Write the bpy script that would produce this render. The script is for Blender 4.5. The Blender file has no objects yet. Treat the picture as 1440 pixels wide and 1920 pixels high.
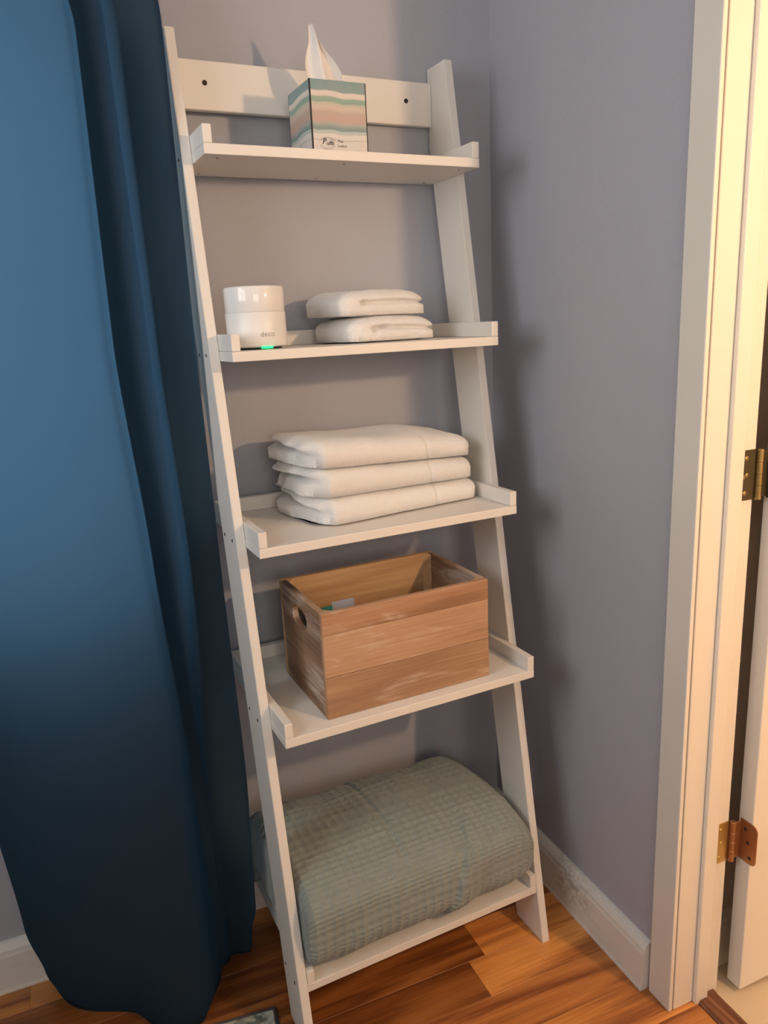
import bpy, bmesh, math, random
from mathutils import Vector, Matrix, noise as mnoise

random.seed(7)
scene = bpy.context.scene
COL = scene.collection

# ------------------------------------------------------------------ camera
# Room frame: corner of the two blue walls at x=0, y=0; z up; metres.
cam_d = bpy.data.cameras.new('camera')
cam = bpy.data.objects.new('camera', cam_d)
COL.objects.link(cam)
CR = Vector((-0.9709, -1.6237, 1.3819))
fwd = Vector((0.3712, 0.8967, -0.2409)).normalized()
right = Vector((0.9186, -0.3925, -0.0455))
right = (right - fwd * right.dot(fwd)).normalized()
up = right.cross(fwd)
cam.matrix_world = Matrix(((right.x, up.x, -fwd.x, CR.x), (right.y, up.y, -fwd.y, CR.y),
                           (right.z, up.z, -fwd.z, CR.z), (0, 0, 0, 1)))
cam_d.sensor_fit = 'VERTICAL'
cam_d.sensor_height = 32.0
cam_d.lens = 1427.3 * 32.0 / 1920.0
cam_d.clip_start = 0.02
scene.camera = cam

# ------------------------------------------------------------------ world, daylight, exposure
world = bpy.data.worlds.new('daylight')
scene.world = world
world.use_nodes = True
bg = world.node_tree.nodes['Background']
bg.inputs[0].default_value = (0.62, 0.78, 1.0, 1)
bg.inputs[1].default_value = 0.6

WINX = -1.95                      # left wall with the daylight window
day_d = bpy.data.lights.new('window_daylight', 'AREA')
day = bpy.data.objects.new('window_daylight', day_d)
COL.objects.link(day)
day.location = (WINX - 0.16, -1.1, 1.78)
day.rotation_euler = (0, math.radians(-90), 0)
day_d.shape = 'RECTANGLE'
day_d.size = 0.95
day_d.size_y = 1.0
day_d.energy = 21
day_d.color = (0.98, 0.97, 0.96)
# unseen second window behind the camera, added for frontal fill
day2_d = bpy.data.lights.new('rear_window_fill', 'AREA')
day2 = bpy.data.objects.new('rear_window_fill', day2_d)
COL.objects.link(day2)
day2.location = (-0.95, -3.26, 1.60)
day2.rotation_euler = (math.radians(90), 0, 0)
day2_d.shape = 'RECTANGLE'
day2_d.size = 1.1
day2_d.size_y = 1.0
day2_d.energy = 19
day2_d.color = (1.0, 0.90, 0.78)
# third window, in the back wall behind the curtain
day3_d = bpy.data.lights.new('curtain_window_daylight', 'AREA')
day3 = bpy.data.objects.new('curtain_window_daylight', day3_d)
COL.objects.link(day3)
day3.location = (-1.058, 0.15, 1.44)
day3.rotation_euler = (math.radians(-90), 0, 0)
day3_d.shape = 'RECTANGLE'
day3_d.size = 0.36
day3_d.size_y = 1.15
day3_d.energy = 1.95
day3_d.color = (0.72, 0.88, 1.0)

BULB_STRENGTH = 930.0
BULB_COLOR = (1.0, 0.64, 0.37)
BULB_POS = (0.37, -1.82, 1.725)

vs = scene.view_settings
vs.view_transform = 'Standard'
vs.look = 'None'
vs.gamma = 1.0
vs.use_curve_mapping = False
vs.exposure = 0.0

# ------------------------------------------------------------------ frames and helpers
RZ = 0.0537                       # the ladder shelf stands about 3 degrees off the wall
LAD_O = (0.7029, -0.0113)


def L(x, y, z=0.0):
    """ladder-shelf coordinates -> room coordinates"""
    c, s = math.cos(RZ), math.sin(RZ)
    dx, dy = x - LAD_O[0], y - LAD_O[1]
    return Vector((c * dx - s * dy, s * dx + c * dy, z))


def tag(o, label=None, cat=None, group=None, kind=None):
    if label: o['label'] = label
    if cat: o['category'] = cat
    if group: o['group'] = group
    if kind: o['kind'] = kind
    return o


def empty(name, loc, rz=0.0):
    o = bpy.data.objects.new(name, None)
    o.empty_display_size = 0.05
    COL.objects.link(o)
    o.location = loc
    o.rotation_euler = (0, 0, rz)
    return o


def link_mesh(name, me, mat, parent=None, loc=None, rz=None, smooth=False):
    o = bpy.data.objects.new(name, me)
    COL.objects.link(o)
    if mat is not None and len(me.materials) == 0:
        me.materials.append(mat)
    if parent is not None:
        o.parent = parent
    if loc is not None:
        o.location = loc
    if rz is not None:
        o.rotation_euler = (0, 0, rz)
    if smooth:
        for p in me.polygons:
            p.use_smooth = True
    return o


def pydata(name, verts, faces):
    me = bpy.data.meshes.new(name)
    me.from_pydata([tuple(v) for v in verts], [], faces)
    me.update()
    return me


def bm_box(bm, x0, x1, y0, y1, z0, z1, bev=0.0, seg=1):
    vs_ = [bm.verts.new(p) for p in ((x0, y0, z0), (x1, y0, z0), (x1, y1, z0), (x0, y1, z0),
                                     (x0, y0, z1), (x1, y0, z1), (x1, y1, z1), (x0, y1, z1))]
    fs = [bm.faces.new([vs_[i] for i in q]) for q in
          ((0, 3, 2, 1), (4, 5, 6, 7), (0, 1, 5, 4), (1, 2, 6, 5), (2, 3, 7, 6), (3, 0, 4, 7))]
    if bev > 0:
        es = list({e for f in fs for e in f.edges})
        bmesh.ops.bevel(bm, geom=es, offset=bev, segments=seg, affect='EDGES', profile=0.5)


def bm_prism(bm, pts, axis, a0, a1):
    """polygon extruded along an axis; pts are the two other coordinates in axis order"""
    def mk(p, a):
        if axis == 'x': return (a, p[0], p[1])
        if axis == 'y': return (p[0], a, p[1])
        return (p[0], p[1], a)
    v0 = [bm.verts.new(mk(p, a0)) for p in pts]
    v1 = [bm.verts.new(mk(p, a1)) for p in pts]
    n = len(pts)
    fs = [bm.faces.new(v0), bm.faces.new(list(reversed(v1)))]
    for i in range(n):
        fs.append(bm.faces.new((v0[(i + 1) % n], v0[i], v1[i], v1[(i + 1) % n])))
    bmesh.ops.recalc_face_normals(bm, faces=fs)
    return fs


def bm_lathe(bm, prof, seg=32, c=(0, 0, 0)):
    rings = []
    for r, z in prof:
        if r < 1e-6:
            rings.append([bm.verts.new((c[0], c[1], c[2] + z))])
        else:
            rings.append([bm.verts.new((c[0] + r * math.cos(2 * math.pi * i / seg),
                                        c[1] + r * math.sin(2 * math.pi * i / seg), c[2] + z)) for i in range(seg)])
    for a, b in zip(rings[:-1], rings[1:]):
        for i in range(seg):
            j = (i + 1) % seg
            if len(a) == 1 and len(b) == 1: continue
            if len(a) == 1: bm.faces.new((a[0], b[j], b[i]))
            elif len(b) == 1: bm.faces.new((a[i], a[j], b[0]))
            else: bm.faces.new((a[i], a[j], b[j], b[i]))
    bmesh.ops.recalc_face_normals(bm, faces=bm.faces[:])


def bm_tube(bm, pts, r, seg=10):
    pts = [Vector(p) for p in pts]
    rings = []
    for i, p in enumerate(pts):
        t = (pts[min(i + 1, len(pts) - 1)] - pts[max(i - 1, 0)]).normalized()
        a = t.cross(Vector((0, 0, 1)))
        if a.length < 1e-3: a = t.cross(Vector((1, 0, 0)))
        a.normalize(); b = t.cross(a)
        rings.append([bm.verts.new(p + (a * math.cos(2 * math.pi * k / seg) + b * math.sin(2 * math.pi * k / seg)) * r)
                      for k in range(seg)])
    for u, v in zip(rings[:-1], rings[1:]):
        for k in range(seg):
            bm.faces.new((u[k], u[(k + 1) % seg], v[(k + 1) % seg], v[k]))
    bm.faces.new(list(reversed(rings[0]))); bm.faces.new(rings[-1])
    bmesh.ops.recalc_face_normals(bm, faces=bm.faces[:])


def bm_done(name, bm, mat, parent=None, loc=None, rz=None, smooth=False):
    me = bpy.data.meshes.new(name)
    bm.to_mesh(me); bm.free()
    return link_mesh(name, me, mat, parent, loc, rz, smooth)


def box(name, x0, x1, y0, y1, z0, z1, mat, parent=None, bev=0.001, off=(0, 0, 0), seg=1, loc=None, rz=None):
    bm = bmesh.new()
    bm_box(bm, x0 - off[0], x1 - off[0], y0 - off[1], y1 - off[1], z0 - off[2], z1 - off[2], bev, seg)
    return bm_done(name, bm, mat, parent, loc, rz)


def text_mesh(txt, size, shear=0.0, extrude=0.0004, bold=0.0, spacing=1.0, resolution=4):
    cu = bpy.data.curves.new('lettering', 'FONT')
    cu.body = txt; cu.size = size; cu.shear = shear; cu.extrude = extrude
    cu.offset = bold; cu.space_character = spacing; cu.resolution_u = resolution
    cu.align_x = 'CENTER'; cu.align_y = 'CENTER'
    o = bpy.data.objects.new('lettering_tmp', cu)
    COL.objects.link(o)
    dg = bpy.context.evaluated_depsgraph_get()
    me = bpy.data.meshes.new_from_object(o.evaluated_get(dg))
    bpy.data.objects.remove(o)
    bpy.data.curves.remove(cu)
    return me


# ------------------------------------------------------------------ materials
class NT:
    def __init__(self, name):
        self.m = bpy.data.materials.new(name)
        self.m.use_nodes = True
        self.t = self.m.node_tree
        self.b = self.t.nodes['Principled BSDF']

    def n(self, typ, **kw):
        nd = self.t.nodes.new(typ)
        for k, v in kw.items():
            if k.startswith('_'):
                setattr(nd, k[1:], v)
        for k, v in kw.items():
            if not k.startswith('_'):
                key = int(k[1:]) if k[0] == 'i' and k[1:].isdigit() else k
                self.put(nd.inputs[key], v)
        return nd

    def put(self, sock, v):
        if hasattr(v, 'is_output') or isinstance(v, bpy.types.NodeSocket):
            self.t.links.new(v, sock)
        else:
            sock.default_value = v

    def set(self, key, v):
        self.put(self.b.inputs[key], v)

    def coord(self, kind='Object'):
        return self.n('ShaderNodeTexCoord').outputs[kind]

    def mapping(self, vec, scale=(1, 1, 1), loc=(0, 0, 0), rot=(0, 0, 0)):
        return self.n('ShaderNodeMapping', Vector=vec, Scale=scale, Location=loc, Rotation=rot).outputs[0]

    def noise(self, vec, scale, detail=3.0, rough=0.5, dist=0.0):
        return self.n('ShaderNodeTexNoise', Vector=vec, Scale=scale, Detail=detail, Roughness=rough, Distortion=dist).outputs[0]

    def math(self, op, a, b=0.0, c=0.0, clamp=False):
        nd = self.n('ShaderNodeMath', _operation=op, _use_clamp=clamp)
        self.put(nd.inputs[0], a); self.put(nd.inputs[1], b); self.put(nd.inputs[2], c)
        return nd.outputs[0]

    def ramp(self, fac, stops, interp='LINEAR'):
        nd = self.n('ShaderNodeValToRGB')
        cr = nd.color_ramp
        cr.interpolation = interp
        while len(cr.elements) < len(stops):
            cr.elements.new(0.5)
        for e, (p, c) in zip(cr.elements, stops):
            e.position = p
            e.color = (c[0], c[1], c[2], 1) if not isinstance(c, (int, float)) else (c, c, c, 1)
        self.put(nd.inputs[0], fac)
        return nd.outputs[0]

    def mix(self, fac, a, b, blend='MIX'):
        nd = self.n('ShaderNodeMix', _data_type='RGBA', _blend_type=blend)
        self.put(nd.inputs[0], fac)
        self.put(nd.inputs[6], a if not isinstance(a, tuple) else (*a[:3], 1))
        self.put(nd.inputs[7], b if not isinstance(b, tuple) else (*b[:3], 1))
        return nd.outputs[2]

    def bump(self, h, strength=0.3, dist=0.002):
        nd = self.n('ShaderNodeBump', Height=h, Strength=strength, Distance=dist)
        self.set('Normal', nd.outputs[0])


def plain(name, col, rough=0.5, metal=0.0, spec=0.5, bump=None, var=0.0, sheen=0.0):
    k = NT(name)
    k.set('Roughness', rough); k.set('Metallic', metal); k.set('Specular IOR Level', spec)
    if sheen:
        k.set('Sheen Weight', sheen)
    co = k.coord('Object')
    if var:
        f = k.noise(co, 9.0, 4)
        k.set('Base Color', k.mix(f, tuple(c * (1 - var) for c in col), tuple(min(1, c * (1 + var)) for c in col)))
    else:
        k.set('Base Color', (*col, 1))
    if bump:
        sc, st, di = bump
        k.bump(k.noise(co, sc, 3), st, di)
    return k.m


def emit(name, col, strength):
    k = NT(name)
    k.set('Base Color', (*col, 1))
    k.set('Emission Color', (*col, 1)); k.set('Emission Strength', strength)
    return k.m


def wood(name, dark, mid, light, along='x', ring=9.0, fine=55.0, rough=0.42, tint=0.25, bump=0.15, wash=None, coat=0.0, stain=False):
    k = NT(name)
    co = k.coord('Object')
    rnd = k.n('ShaderNodeObjectInfo').outputs['Random']
    shift = k.n('ShaderNodeCombineXYZ', X=k.math('MULTIPLY', rnd, 37.0), Y=k.math('MULTIPLY', rnd, 11.0), Z=k.math('MULTIPLY', rnd, 5.0)).outputs[0]
    v = k.n('ShaderNodeVectorMath', _operation='ADD', i0=co, i1=shift).outputs[0]
    lo, hi = (0.10, 1.0) if True else (1, 1)
    sc = {'x': (lo, hi, hi), 'y': (hi, lo, hi), 'z': (hi, hi, lo)}[along]
    big = k.noise(k.mapping(v, sc), ring, 2, 0.5, 0.6)
    rings = k.math('FRACT', k.math('MULTIPLY', big, 7.0))
    rings = k.math('PINGPONG', rings, 0.5)
    fine_n = k.noise(k.mapping(v, tuple(s if s == hi else 0.035 for s in sc)), fine * 3.0, 4, 0.65)
    fac = k.math('ADD', k.math('MULTIPLY', rings, 1.1), k.math('MULTIPLY', k.math('SUBTRACT', fine_n, 0.5), 0.9), clamp=True)
    c = k.ramp(fac, [(0.0, dark), (0.35, mid), (0.8, light)])
    tn = k.math('ADD', k.math('MULTIPLY', k.math('FRACT', k.math('MULTIPLY', rnd, 7.31)), tint), 1.0 - tint * 0.6)
    c = k.mix(1.0, c, k.n('ShaderNodeCombineColor', Red=tn, Green=tn, Blue=tn).outputs[0], 'MULTIPLY')
    if stain:
        c = k.mix(1.0, c, k.n('ShaderNodeObjectInfo').outputs['Color'], 'MULTIPLY')
    if wash:
        wcol, amt = wash
        wn = k.noise(k.mapping(v, tuple(1.0 if s == hi else 0.28 for s in sc)), 17.0, 4, 0.62, 0.4)
        wf = k.math('MULTIPLY', k.ramp(wn, [(0.52, 0.0), (0.70, 1.0)]), k.ramp(fine_n, [(0.35, 0.15), (0.6, 1.0)]))
        c = k.mix(k.math('MULTIPLY', wf, amt), c, wcol)
    k.set('Base Color', c)
    k.set('Roughness', rough)
    if coat:
        k.set('Coat Weight', coat); k.set('Coat Roughness', 0.25)
    k.bump(fine_n, bump, 0.001)
    return k.m


def wall_mat(name, col):
    k = NT(name)
    co = k.coord('Object')
    f = k.noise(co, 3.0, 3)
    k.set('Base Color', k.mix(f, tuple(c * 0.97 for c in col), tuple(c * 1.03 for c in col)))
    k.set('Roughness', 0.62)
    k.set('Specular IOR Level', 0.3)
    h = k.math('ADD', k.noise(co, 120.0, 3, 0.55), k.math('MULTIPLY', k.noise(co, 38.0, 2), 0.8))
    k.bump(h, 0.28, 0.003)
    return k.m


M_WALL = wall_mat('blue_wall_paint', (0.425, 0.43, 0.475))
M_BATHWALL = wall_mat('bathroom_wall_paint', (0.84, 0.76, 0.67))
M_CEIL = plain('ceiling_white', (0.72, 0.71, 0.69), 0.8, bump=(90, 0.3, 0.002))
M_TRIM = plain('trim_gloss_white', (0.78, 0.735, 0.655), 0.38, var=0.02, bump=(30, 0.06, 0.001))
M_SHELF = plain('shelf_white_paint', (0.79, 0.755, 0.70), 0.48, var=0.015, bump=(45, 0.05, 0.001))
M_SCREW = plain('dark_screw', (0.05, 0.04, 0.035), 0.4, 0.6)
M_HOLE = plain('screw_hole_shade', (0.035, 0.025, 0.02), 0.9)
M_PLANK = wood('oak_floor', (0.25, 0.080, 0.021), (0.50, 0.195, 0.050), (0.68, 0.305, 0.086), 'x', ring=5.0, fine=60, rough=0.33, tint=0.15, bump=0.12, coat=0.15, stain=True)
M_SUB = plain('floor_joint_dark', (0.06, 0.025, 0.012), 0.8)
M_THRESH = wood('threshold_oak', (0.12, 0.045, 0.022), (0.25, 0.105, 0.055), (0.36, 0.165, 0.09), 'y', ring=8, fine=60, rough=0.4)
M_TILE = plain('bathroom_beige_vinyl', (0.62, 0.50, 0.35), 0.55, var=0.06)


def curtain_mat():
    """dark navy cloth that lets some daylight through"""
    k = NT('navy_teal_fabric')
    co = k.coord('Object')
    weave = k.n('ShaderNodeTexWave', Vector=co, Scale=420.0, Distortion=1.0).outputs[0]
    f = k.noise(co, 14.0, 3)
    k.set('Base Color', k.mix(f, (0.017, 0.020, 0.024), (0.021, 0.024, 0.029)))
    k.set('Roughness', 0.85)
    k.set('Specular IOR Level', 0.1)
    k.bump(weave, 0.08, 0.0006)
    tr = k.n('ShaderNodeBsdfTranslucent', Color=(0.17, 0.355, 0.52, 1))
    mx = k.n('ShaderNodeMixShader', i0=0.5, i1=k.b.outputs[0], i2=tr.outputs[0])
    k.t.links.new(mx.outputs[0], k.t.nodes['Material Output'].inputs[0])
    return k.m


M_CURT = curtain_mat()


def terry_mat(name, col):
    k = NT(name)
    co = k.coord('Object')
    f = k.noise(co, 60.0, 4, 0.7)
    k.set('Base Color', k.mix(f, tuple(c * 0.93 for c in col), col))
    k.set('Roughness', 0.95)
    k.set('Specular IOR Level', 0.1)
    k.set('Sheen Weight', 0.35)
    h = k.math('ADD', k.noise(co, 420.0, 2, 0.7), k.noise(co, 150.0, 3, 0.6))
    k.bump(h, 0.75, 0.002)
    return k.m


M_TERRY = terry_mat('white_terry', (0.86, 0.85, 0.83))
M_BAND = plain('towel_band', (0.78, 0.76, 0.73), 0.9)


def waffle_mat():
    k = NT('sage_waffle_knit')
    co = k.coord('Object')
    f = k.noise(co, 26.0, 4, 0.6)
    k.set('Base Color', k.mix(f, (0.215, 0.255, 0.240), (0.295, 0.33, 0.305)))
    k.set('Roughness', 0.95)
    k.set('Specular IOR Level', 0.1)
    k.set('Sheen Weight', 0.3)
    k.bump(k.noise(co, 300.0, 3, 0.7), 0.6, 0.0015)
    return k.m


M_BLANK = waffle_mat()
M_CRATE = wood('crate_pine', (0.36, 0.20, 0.11), (0.49, 0.295, 0.175), (0.56, 0.365, 0.23), 'x', ring=4, fine=75, rough=0.75, tint=0.15, bump=0.5, wash=((0.72, 0.60, 0.49), 0.9))
M_CRATE_Y = wood('crate_pine_side', (0.24, 0.14, 0.085), (0.36, 0.235, 0.15), (0.48, 0.345, 0.245), 'y', ring=5, fine=75, rough=0.75, tint=0.2, bump=0.4, wash=((0.62, 0.55, 0.49), 1.0))
M_CRATE_TOP = wood('crate_pine_worn', (0.29, 0.145, 0.075), (0.43, 0.235, 0.13), (0.53, 0.33, 0.20), 'x', ring=5, fine=75, rough=0.75, tint=0.1, bump=0.5, wash=((0.74, 0.61, 0.49), 1.0))
M_CRATE_IN = wood('crate_pine_inside', (0.50, 0.29, 0.14), (0.64, 0.42, 0.22), (0.70, 0.49, 0.28), 'x', ring=5, fine=30, rough=0.8, tint=0.1, bump=0.2)
M_GLOSSW = plain('glossy_white_plastic', (0.82, 0.81, 0.79), 0.08)
M_MATTW = plain('matte_white_plastic', (0.80, 0.79, 0.77), 0.38)
M_DARK = plain('dark_plastic', (0.03, 0.03, 0.032), 0.5)
M_LOGO = plain('logo_grey', (0.30, 0.28, 0.26), 0.5)
M_INK = plain('ink_navy', (0.05, 0.055, 0.09), 0.6)
M_INK2 = plain('ink_grey', (0.20, 0.18, 0.17), 0.6)
M_LED = emit('green_led', (0.03, 1.0, 0.25), 1.6)
M_BULB = emit('warm_bulb', BULB_COLOR, BULB_STRENGTH)
M_BRASS = plain('worn_brass', (0.55, 0.40, 0.16), 0.32, 0.9, var=0.2)
M_BRASSD = plain('tarnished_brass', (0.10, 0.082, 0.045), 0.45, 0.6, var=0.35)
M_COPPER = plain('copper_toned_brass', (0.45, 0.22, 0.10), 0.42, 0.75, var=0.25)
M_CHROME = plain('brushed_nickel', (0.6, 0.58, 0.55), 0.3, 1.0)
M_TISSUE = plain('tissue_paper', (0.82, 0.78, 0.74), 0.9, bump=(200, 0.3, 0.0006))
M_PAPER = plain('lavender_grey_paper', (0.34, 0.35, 0.42), 0.7, bump=(80, 0.3, 0.001))
M_TEAL = plain('teal_wrapper', (0.03, 0.22, 0.19), 0.45, bump=(80, 0.4, 0.001))
M_ROD = plain('curtain_rod_metal', (0.12, 0.11, 0.10), 0.35, 0.9)


def glass_mat():
    k = NT('window_glass')
    out = k.t.nodes['Material Output']
    tr = k.n('ShaderNodeBsdfTransparent')
    gl = k.n('ShaderNodeBsdfGlossy', Roughness=0.02)
    mx = k.n('ShaderNodeMixShader', i0=0.06, i1=tr.outputs[0], i2=gl.outputs[0])
    k.t.links.new(mx.outputs[0], out.inputs[0])
    return k.m


M_GLASS = glass_mat()


def baseboard_mat():
    k = NT('baseboard_white_scuffed')
    co = k.coord('Object')
    sp = k.n('ShaderNodeVectorMath', _operation='SUBTRACT', i0=co, i1=(-0.02, -0.36, 0.075)).outputs[0]
    d = k.n('ShaderNodeVectorMath', _operation='LENGTH', i0=k.mapping(sp, (1, 9.0, 15.0))).outputs['Value']
    n = k.noise(co, 70.0, 4, 0.7)
    f = k.math('MULTIPLY', k.ramp(d, [(0.15, 1.0), (0.95, 0.0)]), k.ramp(n, [(0.42, 0.0), (0.62, 0.9)]))
    f2 = k.math('MULTIPLY', k.ramp(k.noise(k.mapping(co, (1, 0.3, 3)), 30.0, 3), [(0.55, 0.0), (0.75, 0.25)]), 1.0)
    c = k.mix(f, (0.76, 0.73, 0.68), (0.36, 0.34, 0.26))
    c = k.mix(f2, c, (0.6, 0.56, 0.5))
    k.set('Base Color', c)
    k.set('Roughness', 0.45)
    return k.m


M_BASEB = baseboard_mat()


def rug_mat():
    k = NT('sage_patterned_rug')
    co = k.coord('Object')
    a = k.noise(co, 24.0, 2, 0.5, 1.2)
    c = k.ramp(a, [(0.38, (0.12, 0.14, 0.12)), (0.45, (0.34, 0.35, 0.28)), (0.56, (0.52, 0.52, 0.44)), (0.7, (0.36, 0.38, 0.32))])
    k.set('Base Color', c)
    k.set('Roughness', 0.95)
    k.set('Sheen Weight', 0.2)
    k.bump(k.noise(co, 400.0, 2), 0.8, 0.003)
    return k.m


M_RUG = rug_mat()
M_RUGEDGE = plain('rug_binding_dark', (0.09, 0.08, 0.085), 0.9, bump=(300, 0.5, 0.001))


def stripes_mat(hx, hy, h):
    k = NT('watercolour_striped_card')
    co = k.coord('Object')
    xyz = k.n('ShaderNodeSeparateXYZ', Vector=co)
    wob = k.noise(k.mapping(co, (1, 1, 0.15)), 14.0, 2)
    z = k.math('ADD', k.math('DIVIDE', xyz.outputs[2], h), k.math('MULTIPLY', k.math('SUBTRACT', wob, 0.5), 0.13))
    c = k.ramp(z, [(0.0, (0.66, 0.63, 0.60)), (0.16, (0.66, 0.63, 0.60)), (0.175, (0.45, 0.44, 0.43)), (0.19, (0.68, 0.65, 0.62)),
                   (0.255, (0.68, 0.66, 0.63)), (0.265, (0.40, 0.50, 0.48)), (0.30, (0.46, 0.55, 0.53)), (0.315, (0.14, 0.25, 0.26)),
                   (0.36, (0.20, 0.30, 0.29)), (0.40, (0.38, 0.37, 0.35)), (0.45, (0.50, 0.34, 0.28)), (0.55, (0.47, 0.37, 0.31)),
                   (0.62, (0.60, 0.50, 0.42)), (0.68, (0.48, 0.48, 0.38)), (0.705, (0.20, 0.36, 0.28)), (0.76, (0.24, 0.40, 0.33)),
                   (0.78, (0.70, 0.63, 0.56)), (0.84, (0.70, 0.65, 0.60)), (0.855, (0.18, 0.31, 0.32)), (1.0, (0.16, 0.30, 0.31))])
    # watercolour bleeding
    c = k.mix(k.math('MULTIPLY', k.noise(co, 40.0, 3), 0.30), c, (0.50, 0.48, 0.45))
    ax = k.math('ABSOLUTE', xyz.outputs[0]); ay = k.math('ABSOLUTE', xyz.outputs[1])
    line = k.math('MULTIPLY', k.math('GREATER_THAN', ax, hx - 0.0026), k.math('GREATER_THAN', ay, hy - 0.0026))
    c = k.mix(line, c, (0.015, 0.015, 0.017))
    k.set('Base Color', c)
    k.set('Roughness', 0.5)
    return k.m


# ------------------------------------------------------------------ room shell
CEIL = 2.44
WX = 0.004                         # face of the right wall
JY = -0.6735                       # door jamb face nearest the corner
JY2 = -1.565                       # other jamb face
FRONT = -3.1

floor = box('floor', WINX - 0.1, 0.063, FRONT - 0.1, 0.06, -0.06, -0.012, M_SUB, bev=0)
tag(floor, 'oak strip floor of the blue room', kind='structure')
PW = 0.0987
seams = [0.0072 - PW * i for i in range(0, 33)]
joint_at = {0: -1.205, 3: -0.265, 4: -0.307, 5: -0.52, 1: -0.42, 2: -0.55, 6: -0.36}
for i in range(len(seams) - 1):
    y1, y0 = seams[i], seams[i + 1]
    j = joint_at.get(i, random.uniform(-1.1, -0.2))
    xs = [WINX]
    k = j - 0.95 * 3
    cuts = []
    while k < 0.05:
        if WINX + 0.05 < k < 0.02: cuts.append(k)
        k += 0.95 if k + 0.95 < j - 0.01 or k >= j - 0.01 else 0.95
    xs = [WINX - 0.05] + cuts + [0.063]
    for a, b in zip(xs[:-1], xs[1:]):
        bm = bmesh.new()
        ym = (y0 + y1) / 2
        bm_box(bm, 0.00015, b - a - 0.00015, y0 - ym + 0.00015, y1 - ym - 0.00015, -0.012, 0.0, 0.0005)
        o = bm_done('plank', bm, M_PLANK, floor, (a, ym, 0))
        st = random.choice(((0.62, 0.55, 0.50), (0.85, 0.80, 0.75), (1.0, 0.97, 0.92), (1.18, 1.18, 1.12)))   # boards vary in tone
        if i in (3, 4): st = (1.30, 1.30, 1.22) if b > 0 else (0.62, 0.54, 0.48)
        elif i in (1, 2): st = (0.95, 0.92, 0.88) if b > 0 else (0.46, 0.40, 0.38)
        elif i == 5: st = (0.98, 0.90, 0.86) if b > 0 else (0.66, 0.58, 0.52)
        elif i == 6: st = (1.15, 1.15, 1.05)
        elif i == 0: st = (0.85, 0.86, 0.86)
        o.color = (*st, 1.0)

ceil = box('ceiling', WINX - 0.1, 1.95, FRONT - 0.1, 0.1, CEIL, CEIL + 0.08, M_CEIL, bev=0)
tag(ceil, 'white ceiling', kind='structure')
bm = bmesh.new()
UX0, UX1, UZ0, UZ1 = -1.24, -0.875, 0.86, 2.03
bm_box(bm, WINX - 0.1, UX0, 0.0, 0.1, -0.012, CEIL)
bm_box(bm, UX1, WX + 0.12, 0.0, 0.1, -0.012, CEIL)
bm_box(bm, UX0, UX1, 0.0, 0.1, -0.012, UZ0)
bm_box(bm, UX0, UX1, 0.0, 0.1, UZ1, CEIL)
wb = bm_done('wall_back', bm, M_WALL)
tag(wb, 'blue painted wall behind the ladder shelf', kind='structure')
bm = bmesh.new()
VX0, VX1, VZ0, VZ1 = -1.50, -0.40, 1.10, 2.10
bm_box(bm, WINX - 0.1, VX0, FRONT - 0.1, FRONT, -0.012, CEIL)
bm_box(bm, VX1, WX + 0.12, FRONT - 0.1, FRONT, -0.012, CEIL)
bm_box(bm, VX0, VX1, FRONT - 0.1, FRONT, -0.012, VZ0)
bm_box(bm, VX0, VX1, FRONT - 0.1, FRONT, VZ1, CEIL)
wf = bm_done('wall_front', bm, M_WALL)
tag(wf, 'blue painted wall behind the camera', kind='structure')
bm = bmesh.new()
bm_box(bm, WX, 0.118, JY + 0.02, 0.0, -0.012, CEIL)
bm_box(bm, WX, 0.118, FRONT, JY2 - 0.02, -0.012, CEIL)
bm_box(bm, WX, 0.118, JY2 - 0.02, JY + 0.02, 2.06, CEIL)
wr = bm_done('wall_right', bm, M_WALL)
tag(wr, 'blue painted wall with the doorway', kind='structure')
bm = bmesh.new()
WY0, WY1, WZ0, WZ1 = -1.65, -0.55, 1.30, 2.22
bm_box(bm, WINX - 0.1, WINX, FRONT, WY0, -0.012, CEIL)
bm_box(bm, WINX - 0.1, WINX, WY1, 0.0, -0.012, CEIL)
bm_box(bm, WINX - 0.1, WINX, WY0, WY1, -0.012, WZ0)
bm_box(bm, WINX - 0.1, WINX, WY0, WY1, WZ1, CEIL)
wl = bm_done('wall_left', bm, M_WALL)
tag(wl, 'blue painted wall with the window', kind='structure')

# windows in the left wall and, added for fill, behind the camera
def window(name, loc, rz, w, h, label):
    win = empty(name, loc, rz)
    tag(win, label, kind='structure')
    hw = w / 2; hh = h
    box('window_frame', -0.03, 0.045, -hw + 0.0005, -hw + 0.04, 0.0005, hh - 0.0005, M_TRIM, win)
    box('window_frame', -0.03, 0.045, hw - 0.04, hw - 0.0005, 0.0005, hh - 0.0005, M_TRIM, win)
    box('window_frame', -0.03, 0.045, -hw + 0.04, hw - 0.04, 0.0005, 0.04, M_TRIM, win)
    box('window_frame', -0.03, 0.045, -hw + 0.04, hw - 0.04, hh - 0.04, hh - 0.0005, M_TRIM, win)
    box('mullion', -0.015, 0.02, -0.02, 0.02, 0.04, hh - 0.04, M_TRIM, win)
    for sy in (-1, 1):
        a, b = sorted((sy * 0.02, sy * (hw - 0.04)))
        box('sash_rail', -0.015, 0.02, a, b, hh / 2 - 0.015, hh / 2 + 0.015, M_TRIM, win)
        box('pane', -0.002, 0.002, a, b, 0.04, hh / 2 - 0.015, M_GLASS, win, bev=0)
        box('pane', -0.002, 0.002, a, b, hh / 2 + 0.015, hh - 0.04, M_GLASS, win, bev=0)


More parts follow.
